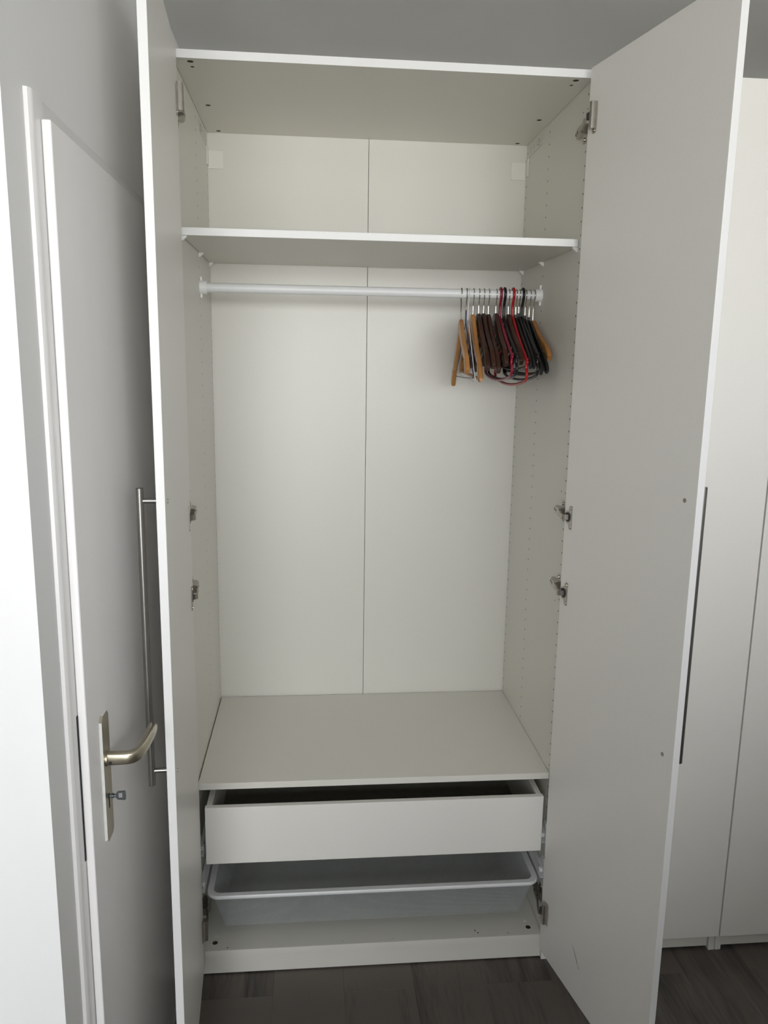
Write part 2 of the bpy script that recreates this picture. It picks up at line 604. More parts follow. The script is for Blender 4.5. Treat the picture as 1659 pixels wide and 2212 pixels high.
obj('shank', bm, 'key', KEY, (LX + 0.004, -0.665, 0.948), smooth=40)
bm = bmesh.new()
bow = [(0.0155, -0.0030), (0.0190, -0.0072), (0.0305, -0.0085), (0.0325, -0.0070), (0.0325, 0.0070), (0.0305, 0.0085), (0.0190, 0.0072), (0.0155, 0.0030)]
inn = [(0.0200, -0.0040), (0.0205, -0.0050), (0.0268, -0.0052), (0.0270, -0.0048), (0.0270, 0.0048), (0.0268, 0.0052), (0.0205, 0.0050), (0.0200, 0.0040)]
yaw = math.radians(38)


def kp(q, d):
    return (LX + q[0], -0.665 + q[1] * 0.0 + d, 0.948 + q[1])


A = [[bm.verts.new(kp(q, d)) for q in pts] for d in (-0.0012, 0.0012) for pts in (bow, inn)]
for k in range(8):
    j = (k + 1) % 8
    bm.faces.new((A[0][k], A[0][j], A[1][j], A[1][k]))
    bm.faces.new((A[2][k], A[2][j], A[3][j], A[3][k]))
    bm.faces.new((A[0][k], A[0][j], A[2][j], A[2][k]))
    bm.faces.new((A[1][k], A[1][j], A[3][j], A[3][k]))
obj('bow', bm, 'key', KEY, (LX + 0.004, -0.665, 0.948))

# ------------------------------------------------------------------ open wardrobe
IX, DEP = 0.482, 0.580
ZT, ZTOP = 2.346, 2.364
WARD = empty('wardrobe', (0, 0.29, 0), 'open white two-door wardrobe with shelf, rail, drawer and wire basket', 'wardrobe')
PZ = [0.8805 + 0.032 * k for k in range(-24, 46)]


def side_panel(s):
    bm = bmesh.new()
    holes = []
    for col in (0.029, 0.339, 0.566):
        for z in PZ:
            if col == 0.029 and any(abs(z - h) < 0.034 for h in (2.24, 1.312, 1.114, 0.185)):
                continue
            holes.append((col, z, 0.0025, 0.010))
    for z in (2.289, 1.36, 1.06):
        holes.append((0.061, z, 0.0022, 0.010))
    holes.append((0.541, 2.289, 0.0022, 0.010))
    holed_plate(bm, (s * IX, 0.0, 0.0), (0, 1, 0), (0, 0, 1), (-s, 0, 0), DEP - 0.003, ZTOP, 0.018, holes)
    return obj('side_panel', bm, ['melamine', 'chip', 'melamine_edge'], WARD, (s * IX, 0, 0))


side_panel(-1)
side_panel(1)
# top board with cam bores on its underside
CAMS = [(s * 0.446, y, r) for s in (-1, 1) for y, r in ((0.021, 0.0072), (0.0535, 0.0045), (0.326, 0.0068), (0.558, 0.0066))]
bm = bmesh.new()
X0 = -IX + 0.0010
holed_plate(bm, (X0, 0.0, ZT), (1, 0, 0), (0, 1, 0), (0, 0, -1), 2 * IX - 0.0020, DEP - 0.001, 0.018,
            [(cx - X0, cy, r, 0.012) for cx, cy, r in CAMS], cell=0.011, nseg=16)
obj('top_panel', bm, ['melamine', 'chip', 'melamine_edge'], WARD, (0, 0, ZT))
for cx, cy, r in CAMS:
    if r > 0.005:
        bm = bmesh.new()
        cyl(bm, (cx, cy, ZT + 0.002), (cx, cy, ZT + 0.010), r - 0.0006, 16)
        obj('cam_lock', bm, 'cam_grey', WARD, (cx, cy, ZT))
# bottom board and plinth
ZB = 0.082
BH = [(-0.4475, 0.031, 0.0075, 0.012), (0.4485, 0.031, 0.0075, 0.012), (-0.411, 0.010, 0.0022, 0.006), (0.385, 0.012, 0.0016, 0.006), (-0.09, 0.012, 0.0012, 0.006), (0.05, 0.013, 0.0012, 0.006)]
bm = bmesh.new()
holed_plate(bm, (X0, 0.0, ZB), (1, 0, 0), (0, 1, 0), (0, 0, 1), 2 * IX - 0.0020, DEP - 0.001, 0.018,
            [(cx - X0, cy, r, d) for cx, cy, r, d in BH], cell=0.004, nseg=16)
BOT = obj('bottom_panel', bm, ['melamine', 'chip', 'melamine'], WARD, (0, 0, ZB))
bm = bmesh.new()
cyl(bm, (0.4485, 0.031, ZB - 0.010), (0.4485, 0.031, ZB - 0.002), 0.0068, 16)
obj('cam_lock', bm, 'cam_grey', WARD, (0.4485, 0.031, ZB - 0.01))
for cx in (-0.446, 0.4465):
    bm = bmesh.new()
    bx(bm, cx - 0.005, cx + 0.003, 0.054, 0.061, ZB, ZB + 0.0008, 0.0002)
    obj('cover_cap', bm, 'plastic_white', BOT, (cx, 0.058, ZB))
bm = bmesh.new()
bx(bm, 0.296, 0.300, 0.016, 0.020, ZB - 0.0002, ZB + 0.0003)
bx(bm, 0.290, 0.2925, 0.024, 0.031, ZB - 0.0002, ZB + 0.0002)
obj('chip_mark', bm, 'scratch', BOT, (0.296, 0.018, ZB))
box('plinth', -IX + 0.001, IX - 0.001, 0.008, 0.026, 0.004, ZB - 0.0185, 'melamine', WARD)
# two back boards with a seam
box('back_panel', -IX - 0.010, -0.0038, DEP, DEP + 0.004, 0.06, ZT + 0.010, 'back', WARD, 0.0004)
box('back_panel', -0.0022, IX + 0.010, DEP, DEP + 0.004, 0.06, ZT + 0.010, 'back', WARD, 0.0004)
# white corner covers at the wall fixings
for s in (-1, 1):
    bm = bmesh.new()
    bx(bm, s * 0.4345, s * 0.4815, DEP - 0.0035, DEP - 0.0002, 2.246, 2.297, 0.001, 2)
    bx(bm, s * 0.4785, s * 0.4818, 0.548, DEP - 0.0002, 2.252, 2.303, 0.001, 2)
    obj('wall_bracket_cover', bm, 'cover', WARD, (s * 0.48, DEP, 2.27))
# printed assembly pictograms at the rear top of both sides
for s in (-1, 1):
    bm = bmesh.new()
    xx = s * (IX - 0.00025)

    def stroke(pts, w=0.0011):
        for (y0, z0), (y1, z1) in zip(pts, pts[1:]):
            d = Vector((0, y1 - y0, z1 - z0)).normalized()
            nrm = Vector((0, -d.z, d.y)) * w * 0.5
            p, q = Vector((xx, y0, z0)), Vector((xx, y1, z1))
            bm.faces.new([bm.verts.new(v) for v in (p - nrm, q - nrm, q + nrm, p + nrm)])

    stroke([(0.547, 2.304), (0.404, 2.308)], 0.0013)
    for c in (0.530, 0.497):
        stroke([(c + 0.004, 2.310), (c + 0.002, 2.322), (c, 2.332)], 0.0012)
        stroke([(c + 0.010, 2.324), (c - 0.006, 2.327)], 0.0012)
        stroke([(c - 0.004, 2.311), (c - 0.001, 2.320)], 0.0012)
    stroke([(0.470, 2.328), (0.468, 2.320), (0.436, 2.312), (0.432, 2.318), (0.447, 2.334), (0.470, 2.328)], 0.0013)
    stroke([(0.458, 2.318), (0.436, 2.330)], 0.0014)
    stroke([(0.452, 2.330), (0.443, 2.315)], 0.0014)
    stroke([(0.424, 2.316), (0.420, 2.333)], 0.0012)
    stroke([(0.411, 2.330), (0.402, 2.334)], 0.0012)
    stroke([(0.412, 2.318), (0.408, 2.326)], 0.0012)
    obj('assembly_print', bm, 'print', WARD, (s * IX, 0.47, 2.32))

# shelf on pegs
ZS = 1.993
SHELF = box('shelf', -IX + 0.0015, IX - 0.0015, 0.0375, 0.566, ZS - 0.018, ZS, ['melamine', 'melamine_edge'], WARD, 0.0008, label='white upper shelf resting on six pegs')
edge_faces(SHELF)
for s in (-1, 1):
    for y in (0.050, 0.340, 0.557):
        bm = bmesh.new()
        h, d = 0.0115, 0.0125
        v = [bm.verts.new((s * (IX - a), y + b, ZS - 0.018 - c)) for b in (-0.0055, 0.0055) for a, c in ((0, 0), (d, 0), (d, 0.0025), (0.0022, h), (0, h))]
        skin(bm, [v[:5], v[5:]])
        bx(bm, s * (IX - 0.009), s * IX, y - 0.0025, y + 0.0025, ZS - 0.022, ZS - 0.0185)
        obj('shelf_peg', bm, 'plastic_white', WARD, (s * IX, y, ZS - 0.02))

# clothes rail
RY, RZ, RR = 0.345, 1.884, 0.0128
bm = bmesh.new()
cyl(bm, (-IX + 0.004, RY, RZ), (IX - 0.004, RY, RZ), RR, 32)
RAIL = obj('clothes_rail', bm, 'white_metal', WARD, (0, RY, RZ), smooth=40, label='white metal tube rail under the shelf')
for s in (-1, 1):
    bm = bmesh.new()
    tube(bm, [(s * IX, RY, RZ), (s * (IX - 0.019), RY, RZ)], [0.0185, 0.0178], 32)
    for dz in (-1, 1):
        bx(bm, s * IX, s * (IX - 0.006), RY - 0.005, RY + 0.005, RZ + dz * 0.015, RZ + dz * 0.029, 0.0022, 2)
    obj('rail_holder', bm, 'plastic_white', RAIL, (s * IX, RY, RZ), smooth=35)

# cover board over the drawers
ZC = 0.574
box('cover_shelf', -IX + 0.0032, IX - 0.0008, 0.020, 0.5755, ZC - 0.018, ZC, 'melamine', WARD, 0.0010, label='white board covering the drawer')
# drawer pulled out a little
DFY = -0.010
DX0, DX1, DZ0, DZ1 = -0.4590, 0.4595, 0.3555, 0.5205
bm = bmesh.new()
bx(bm, DX0 + 0.003, DX0 + 0.018, DFY + 0.016, DFY + 0.555, DZ0 + 0.012, DZ1 + 0.000, 0.0006)
bx(bm, DX1 - 0.018, DX1 - 0.003, DFY + 0.016, DFY + 0.555, DZ0 + 0.012, DZ1 + 0.000, 0.0006)
bx(bm, DX0 + 0.018, DX1 - 0.018, DFY + 0.540, DFY + 0.555, DZ0 + 0.012, DZ1, 0.0006)
DRAWER = obj('drawer', bm, 'melamine', WARD, (0, DFY, DZ0), label='white drawer slid slightly open')
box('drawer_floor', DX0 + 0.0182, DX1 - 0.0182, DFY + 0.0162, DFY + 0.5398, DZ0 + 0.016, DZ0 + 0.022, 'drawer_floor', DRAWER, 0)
box('drawer_front', DX0, DX1, DFY, DFY + 0.016, DZ0, DZ1, 'door', DRAWER, 0.0009)

# drawer and basket runners on both side walls
for z0 in (0.372, 0.262):
    for s in (-1, 1):
        bm = bmesh.new()
        bx(bm, s * (IX - 0.0006), s * (IX - 0.0018), 0.012, 0.555, z0 - 0.008, z0 + 0.022, 0.0003)
        bx(bm, s * (IX - 0.0006), s * (IX - 0.0135), 0.012, 0.555, z0 - 0.008, z0 - 0.0062, 0.0003)
        bx(bm, s * (IX - 0.0006), s * (IX - 0.011), 0.012, 0.555, z0 + 0.0205, z0 + 0.022, 0.0003)
        # rounded nose at the front end
        pts = [(0.014, z0 - 0.034), (0.014, z0 + 0.030), (0.022, z0 + 0.044), (0.036, z0 + 0.046), (0.060, z0 + 0.022), (0.060, z0 - 0.008), (0.034, z0 - 0.040), (0.022, z0 - 0.042)]
        a = [bm.verts.new((s * (IX - 0.0004), y, z)) for y, z in pts]
        b = [bm.verts.new((s * (IX - 0.0032), y, z)) for y, z in pts]
        skin(bm, [a, b])
        cyl(bm, (s * (IX - 0.003), 0.032, z0 + 0.006), (s * (IX - 0.012), 0.032, z0 + 0.006), 0.0085, 16)
        obj('runner', bm, 'white_metal', WARD, (s * IX, 0.3, z0))

# wire basket
BZ, BF, BBK = 0.2585, -0.012, 0.540
BX = 0.4625
bm = bmesh.new()
rc = 0.032


def rrect(x, y0, y1, r, n=6):
    out = []
    for cx, cy, a0 in ((x - r, y1 - r, 0), (-x + r, y1 - r, 90), (-x + r, y0 + r, 180), (x - r, y0 + r, 270)):
        for k in range(n + 1):
            a = math.radians(a0 + 90 * k / n)
            out.append((cx + r * math.cos(a), cy + r * math.sin(a)))
    return out


o1 = rrect(BX, BF, BBK, rc)
i1 = rrect(BX - 0.017, BF + 0.0155, BBK - 0.0155, rc - 0.012)
o0 = rrect(BX - 0.0015, BF + 0.0015, BBK - 0.0015, rc)
prof = [(o0, BZ - 0.0105), (o1, BZ - 0.008), (o1, BZ - 0.0025), (o0, BZ), (i1, BZ), (i1, BZ - 0.004)]
rings = [[bm.verts.new((px, py, z)) for px, py in pts] for pts, z in prof]
for a, b in zip(rings, rings[1:] + rings[:1]):
    for k in range(len(a)):
        j = (k + 1) % len(a)
        bm.faces.new((a[k], a[j], b[j], b[k]))
BASK = obj('wire_basket', bm, 'white_metal', WARD, (0, 0.26, BZ), smooth=40, label='white wire mesh basket below the drawer')

TB = 0.1245    # basket bottom
bx_t, bx_b = BX - 0.016, 0.4195
fy_t, fy_b = BF + 0.016, 0.044
by_t, by_b = BBK - 0.016, 0.490


def strip_wire(bm, p, q, nrm, w=0.00056, t=0.00045):
    d = (q - p).normalized()
    s = d.cross(nrm).normalized() * w
    n = nrm * t
    a = [bm.verts.new(p + v) for v in (s, n, -s, -n)]
    b = [bm.verts.new(q + v) for v in (s, n, -s, -n)]
    for k in range(4):
        j = (k + 1) % 4
        bm.faces.new((a[k], a[j], b[j], b[k]))


def mesh_panel(bm, quad, pitch=0.0056, slope=1.0):
    """diamond wire grid filling a planar trapezoid quad = bottom-left, bottom-right, top-right, top-left"""
    bl, br, tr, tl = [Vector(v) for v in quad]
    U = (br - bl).normalized()
    N = U.cross(tl - bl).normalized()
    V = N.cross(U).normalized()
    P = [((v - bl).dot(U), (v - bl).dot(V)) for v in (bl, br, tr, tl)]
    for sg in (1, -1):
        dx, dy = 1.0, sg * slope
        nx, ny = -dy, dx
        L = math.hypot(nx, ny)
        nx, ny = nx / L, ny / L
        ks = [p[0] * nx + p[1] * ny for p in P]
        step = pitch * slope / L
        k = math.floor(min(ks) / step) * step
        while k < max(ks):
            hits = []
            for i in range(4):
                (ax, ay), (cx, cy) = P[i], P[(i + 1) % 4]
                da, dc = ax * nx + ay * ny - k, cx * nx + cy * ny - k
                if (da < 0) != (dc < 0):
                    t = da / (da - dc)
                    hits.append((ax + (cx - ax) * t, ay + (cy - ay) * t))
            if len(hits) == 2 and math.dist(*hits) > 0.002:
                a, b = [bl + U * h[0] + V * h[1] for h in hits]
                strip_wire(bm, a, b, N)
            k += step


bm = bmesh.new()
zt = BZ - 0.004
mesh_panel(bm, [(-bx_b, fy_b, TB), (bx_b, fy_b, TB), (bx_t, fy_t, zt), (-bx_t, fy_t, zt)])
mesh_panel(bm, [(bx_b, by_b, TB), (-bx_b, by_b, TB), (-bx_t, by_t, zt), (bx_t, by_t, zt)])
mesh_panel(bm, [(bx_b, fy_b, TB), (bx_b, by_b, TB), (bx_t, by_t, zt), (bx_t, fy_t, zt)])
mesh_panel(bm, [(-bx_b, by_b, TB), (-bx_b, fy_b, TB), (-bx_t, fy_t, zt), (-bx_t, by_t, zt)])
mesh_panel(bm, [(-bx_b, fy_b, TB), (bx_b, fy_b, TB), (bx_b, by_b, TB), (-bx_b, by_b, TB)])
obj('wire_mesh', bm, 'mesh_metal', BASK, (0, 0.26, 0.2), kind='stuff')

# ------------------------------------------------------------------ wardrobe doors
DH0, DH1, DW, DT = 0.060, 2.357, 0.4955, 0.016


class Frame:
    """door coordinates: a = along the leaf from the hinge edge, n = out of the back (interior) face, z"""

    def __init__(self, p, d, s):
        self.p = Vector((p[0], p[1], 0))
        self.d = Vector((d[0], d[1], 0)).normalized()
        # interior normal: towards the wardrobe centre line
        self.n = Vector((-self.d.y, self.d.x, 0))
        if self.n.x * s > 0:
            self.n = -self.n

    def __call__(self, a, n, z):
        v = self.p + self.d * a + self.n * n
        return Vector((v.x, v.y, z))


FR = {-1: Frame((-0.4702, -0.018), (0.0663, -0.9978), -1), 1: Frame((0.4625, -0.018), (0.2079, -0.9781), 1)}


def fbox(bm, F, a0, a1, n0, n1, z0, z1, bev=0.0, seg=1):
    v = [bm.verts.new(F(a, n, z)) for a in (a0, a1) for n in (n0, n1) for z in (z0, z1)]
    idx = ((0, 1, 3, 2), (4, 6, 7, 5), (0, 4, 5, 1), (2, 3, 7, 6), (0, 2, 6, 4), (1, 5, 7, 3))
    fs = [bm.faces.new([v[i] for i in f]) for f in idx]
    if bev:
        bmesh.ops.bevel(bm, geom=list({e for f in fs for e in f.edges}), offset=bev, segments=seg, profile=0.5, affect='EDGES')


def bar_handle(F, a, nf, z0, z1, zp, name, parent, sgn=-1):
    """round bar handle standing off the front face; nf = front face offset"""
    bm = bmesh.new()
    r = 0.0070
    nc = nf - 0.034
    path = [F(a, nc, z0), F(a, nc, z0 + 0.0006), F(a, nc, z1 - 0.0006), F(a, nc, z1)]
    tube(bm, path, [r - 0.0006, r, r, r - 0.0006], 20)
    for z in zp:
        cyl(bm, F(a, nf, z), F(a, nc, z), 0.0048, 14)
    return obj(name, bm, 'steel', parent, F(a, nc, z0), smooth=40)


for s in (-1, 1):
    F = FR[s]
    bm = bmesh.new()
    fbox(bm, F, 0.0115 if s > 0 else 0.006, DW, 0, -DT, DH0, DH1, 0.0008, 2)
    nm = 'white wardrobe door swung open beside the room door' if s < 0 else 'white wardrobe door swung open in front of the closed wardrobes'
    D = obj('wardrobe_door', bm, ['door', 'melamine_edge'], WARD, F(0, 0, DH0), label=nm)
    edge_faces(D)
    h = bar_handle(F, 0.4525, -DT, 0.856, 1.452, (0.887, 1.428), 'bar_handle', D)
    h['label'] = 'long brushed steel bar handle'
    for z in (0.887, 1.428):
        bm = bmesh.new()
        cyl(bm, F(0.4615 if s > 0 else 0.456, -0.0005, z), F(0.4615 if s > 0 else 0.456, 0.0012, z), 0.0044, 14)
        o = obj('handle_screw', bm, 'nickel', D, F(0.46, 0, z), smooth=40)
    if s > 0:
        bm = bmesh.new()
        pts = [(0.176, 0.206, 0.0003), (0.188, 0.192, 0.0012), (0.203, 0.173, 0.0016), (0.2085, 0.166, 0.0004), (0.2105, 0.163, 0.0016), (0.2125, 0.160, 0.0004)]
        for (a0, z0, w0), (a1, z1, w1) in zip(pts, pts[1:]):
            bm.faces.new([bm.verts.new(F(a, 0.0003, z)) for a, z in ((a0 - w0, z0), (a0 + w0, z0), (a1 + w1, z1), (a1 - w1, z1))])
        obj('scratch', bm, 'scratch', D, F(0.2, 0, 0.18), label='dark scratch near the bottom of the door')


# ------------------------------------------------------------------ hinges
def hinge(s, z, damper):
    F = FR[s]
    # mounting plate on the side panel
    bm = bmesh.new()
    pts = [(0.030, -0.027), (0.045, -0.027), (0.048, -0.022), (0.047, -0.010), (0.062, -0.008), (0.062, 0.008), (0.047, 0.010), (0.048, 0.022), (0.045, 0.027), (0.030, 0.027), (0.027, 0.022), (0.024, 0.010), (0.024, -0.010), (0.027, -0.022)]
    a = [bm.verts.new((s * IX, y, z + q)) for y, q in pts]
    b = [bm.verts.new((s * (IX - 0.0022), y, z + q)) for y, q in pts]
    skin(bm, [a, b])
    for q in (-0.0185, 0.0185):
        cyl(bm, (s * (IX - 0.002), 0.0375, z + q), (s * (IX - 0.0045), 0.0375, z + q), 0.0042, 12)
    H = obj('hinge', bm, 'nickel', WARD, (s * IX, 0.037, z), label='nickel cabinet hinge')
    # arm body: wedge that stands off the panel and rises towards the door
    bm = bmesh.new()
    prof = [(0.078, 0.0018), (0.078, 0.0085), (0.058, 0.0155), (0.020, 0.0185), (0.016, 0.0165), (0.020, 0.0018)]
    hw = [0.0085, 0.0075, 0.0085, 0.0095, 0.0095, 0.0105]
    a = [bm.verts.new((s * (IX - n), y, z - w)) for (y, n), w in zip(prof, hw)]
    b = [bm.verts.new((s * (IX - n), y, z + w)) for (y, n), w in zip(prof, hw)]
    skin(bm, [a, b])
    obj('hinge_arm', bm, 'nickel', H, (s * IX, 0.04, z))
    bm = bmesh.new()
    yb = [(0.0695, 0.0121), (0.063, 0.0145)]
    bx(bm, s * (IX - 0.0105), s * (IX - 0.0139), 0.063, 0.070, z - 0.0035, z + 0.0035, 0.0004)
    bx(bm, s * (IX - 0.0158), s * (IX - 0.0169), 0.045, 0.050, z - 0.0028, z + 0.0028, 0.0004)
    obj('adjusting_screw', bm, 'hinge_dark', H, (s * IX, 0.06, z))
    # link: bent strap from the arm's nose into the cup
    bm = bmesh.new()
    p0 = Vector((s * (IX - 0.0165), 0.021, z))
    p1 = Vector((s * (IX - 0.019), 0.006, z))
    p2 = F(0.017, 0.0125, z)
    p3 = F(0.027, 0.009, z)
    p4 = F(0.031, 0.001, z)
    path = smooth_path([p0, p1, p2, p3, p4], 3)
    rings = []
    for i, p in enumerate(path):
        t = (path[min(i + 1, len(path) - 1)] - path[max(i - 1, 0)]).normalized()
        up = Vector((0, 0, 1))
        sd = t.cross(up).normalized()
        rings.append(ring(bm, p, sd, up, [(-0.0022, -0.0065), (0.0022, -0.0065), (0.0022, 0.0065), (-0.0022, 0.0065)]))
    skin(bm, rings)
    obj('hinge_link', bm, 'nickel', H, p1)
    # cup flange on the door
    bm = bmesh.new()
    fl = [(0.0375, -0.030), (0.0475, -0.030), (0.0475, 0.030), (0.0375, 0.030), (0.034, 0.024), (0.0335, 0.018), (0.026, 0.0165), (0.017, 0.009), (0.0145, 0), (0.017, -0.009), (0.026, -0.0165), (0.0335, -0.018), (0.034, -0.024)]
    a = [bm.verts.new(F(q, 0.0001, z + w)) for q, w in fl]
    b = [bm.verts.new(F(q, 0.0022, z + w)) for q, w in fl]
    skin(bm, [a, b])
    for w in (-0.0235, 0.0235):
        cyl(bm, F(0.0415, 0.002, z + w), F(0.0415, 0.0034, z + w), 0.0036, 12)
    obj('hinge_cup', bm, 'nickel', H, F(0.03, 0, z))
    bm = bmesh.new()
    cup = [(0.0305 + 0.0125 * math.cos(2 * math.pi * k / 18), 0.0125 * math.sin(2 * math.pi * k / 18)) for k in range(18)]
    a = [bm.verts.new(F(q, 0.0021, z + w)) for q, w in cup]
    b = [bm.verts.new(F(q, 0.0027, z + w)) for q, w in cup]
    skin(bm, [a, b])
    if damper:
        fbox(bm, F, 0.0235, 0.0345, 0.0022, 0.0135, z + 0.000, z + 0.0165, 0.0008)
    obj('cup_recess', bm, 'hinge_dark', H, F(0.03, 0, z))
    if damper:
        # soft-close unit clipped over the cup
        bm = bmesh.new()
        z0, z1 = z - 0.0215, z + 0.036
        dp = [(0.0345, 0.0022), (0.0505, 0.0022), (0.0515, 0.008), (0.0485, 0.0148), (0.0425, 0.0162), (0.0350, 0.0125)]
        a = [bm.verts.new(F(q, n, z0)) for q, n in dp]
        b = [bm.verts.new(F(q, n, z1)) for q, n in dp]
        skin(bm, [a, b])
        obj('soft_close_damper', bm, 'nickel', H, F(0.04, 0.01, z), smooth=50)


for s in (-1, 1):
    for z, dmp in ((2.240, True), (1.312, False), (1.114, False), (0.190, True)):
        hinge(s, z, dmp)


# ------------------------------------------------------------------ closed wardrobes to the right
def closed_unit(x0, width, ndoors, label, handle_as):
    W = empty('wardrobe', (x0 + width / 2, 0.29, 0), label, 'wardrobe')
    x1 = x0 + width
    for a in (x0, x1 - 0.018):
        box('side_panel', a, a + 0.018, 0.0, DEP - 0.003, 0.0, ZTOP, 'melamine', W, 0.0006)
    box('top_panel', x0 + 0.0184, x1 - 0.0184, 0.0, DEP - 0.003, ZT, ZTOP, 'melamine', W, 0.0006)
    box('bottom_panel', x0 + 0.0184, x1 - 0.0184, 0.0, DEP - 0.003, ZB - 0.018, ZB, 'melamine', W, 0.0006)
    box('back_panel', x0 + 0.008, x1 - 0.008, DEP, DEP + 0.004, 0.06, ZT + 0.01, 'back', W, 0.0004)
    box('plinth', x0 + 0.019, x1 - 0.019, 0.008, 0.026, 0.0085, ZB - 0.0185, 'melamine', W)
    dw = width / ndoors
    for k in range(ndoors):
        a, b = x0 + k * dw + 0.0013, x0 + (k + 1) * dw - 0.0013
        D = box('wardrobe_door', a, b, -0.019, -0.003, DH0, DH1, 'door', W, 0.0008)
        FF = Frame((a, -0.019), (1, 0), 1)
        FF.n = Vector((0, 1, 0))
        bar_handle(FF, handle_as[k], 0.0, 0.856, 1.452, (0.887, 1.428), 'bar_handle', D)
    return W


closed_unit(0.504, 0.500, 1, 'narrow closed white wardrobe directly behind the open right-hand door', [0.040])
closed_unit(1.006, 1.000, 2, 'closed white wardrobe at the right edge of the photo', [0.455, 0.042])


# ------------------------------------------------------------------ coat hangers on the rail
HG = 'coat hangers on the white rail'


def place(root_x, yaw=0.0, tilt=0.0):
    """maps hanger coordinates (s along the hanger, + to the rear; t across; z from the rail axis) to the wardrobe"""
    R = Matrix.Rotation(yaw, 3, 'Z') @ Matrix.Rotation(tilt, 3, 'X')

    def f(t, s, z):
        v = R @ Vector((t, s, z))
        return Vector((root_x + v.x, RY + v.y, RZ + v.z))
    return f


def hook_path(zb, r, flip=1, kink=True, drop=0.0):
    c = RR + r + 0.0004      # path radius around the rail axis
    p = [(0, 0, zb), (0, 0, zb + 0.25 * (-0.028 - zb)), (0, -flip * 0.0005, -0.033), (0, -flip * 0.0065, -c - 0.004)]
    for a in (205, 180, 155, 130, 105, 80, 55, 30, 5, -15):
        an = math.radians(a)
        p.append((0, flip * c * math.cos(an), c * math.sin(an)))
    return p


def hook(name, f, zb, r, m, root, flip=1):
    bm = bmesh.new()
    pts = hook_path(zb, r, flip)
    P = smooth_path([f(*q) for q in pts], 3)
    rs = [r] * len(P)
    rs[-1] = r * 0.75
    tube(bm, P, rs, 8)
    return obj(name, bm, m, root, f(0, 0, 0), smooth=60)


def collar(f, zb, root, r=0.0022):
    bm = bmesh.new()
    cyl(bm, f(0, 0, zb - 0.004), f(0, 0, zb + 0.022), r, 12)
    obj('hook_collar', bm, 'wire', root, f(0, 0, zb), smooth=40)


def body_sweep(f, top, prof, m, root, name='hanger_body', n=12):
    """prof: list of (s, z, height, thickness) for one half, mirrored; z relative to top"""
    full = [(-s, z, h, t) for s, z, h, t in reversed(prof[1:])] + list(prof)
    pts = smooth_path([(s, z, 0) for s, z, h, t in full], 3)
    hs = smooth_path([(h, t, 0) for s, z, h, t in full], 3)
    bm = bmesh.new()
    rings = []
    N = len(pts)
    for i in range(N):
        p = pts[i]
        tg = (pts[min(i + 1, N - 1)] - pts[max(i - 1, 0)]).normalized()
        nr = Vector((-tg.y, tg.x, 0))
        h, t = hs[i].x, hs[i].y
        e = 0.82 if i in (0, N - 1) else 1.0
        rg = []
        for k in range(n):
            an = 2 * math.pi * (k + 0.5) / n
            ca, sa = math.cos(an), math.sin(an)
            q = 0.32
            u = h * 0.5 * e * math.copysign(abs(ca) ** q, ca)
            w = t * 0.5 * e * math.copysign(abs(sa) ** q, sa)
            c = p + nr * (u - h * 0.5)
            rg.append(bm.verts.new(f(w, c.x, top + c.y)))
        rings.append(rg)
    skin(bm, rings)
    return obj(name, bm, m, root, f(0, 0, top), smooth=50)


def wood_hanger(x, label, m, top=-0.055, L=0.218, drop=0.150, yaw=0.0, tilt=0.0, flip=1, bar=False, wire='wire'):
    f = place(x, yaw, tilt)
    root = empty('coat_hanger', f(0, 0, 0), label, 'hanger', HG)
    prof = [(0.0, 0.0, 0.042, 0.0118), (0.016, -0.003, 0.041, 0.0118), (0.036, -0.019, 0.034, 0.0118), (0.072, -0.050, 0.028, 0.0118), (0.112, -0.077, 0.025, 0.0120),
            (0.148, -0.097, 0.024, 0.0122), (0.163, -0.1060, 0.020, 0.0108), (0.174, -0.1140, 0.0235, 0.0128), (0.196, -0.138, 0.022, 0.0132), (0.207, -0.152, 0.020, 0.0130)]
    prof = [(s * L / 0.218, z * drop / 0.150, h, t) for s, z, h, t in prof]
    body_sweep(f, top, prof, m, root)
    hook('hook', f, top - 0.006, 0.0016, wire, root, flip)
    collar(f, top, root)
    if bar:
        bm = bmesh.new()
        zb = top - drop - 0.006
        cyl(bm, f(0, -L * 0.96, zb), f(0, L * 0.96, zb), 0.0045, 12)
        obj('trouser_bar', bm, m, root, f(0, 0, zb), smooth=40)
    return root


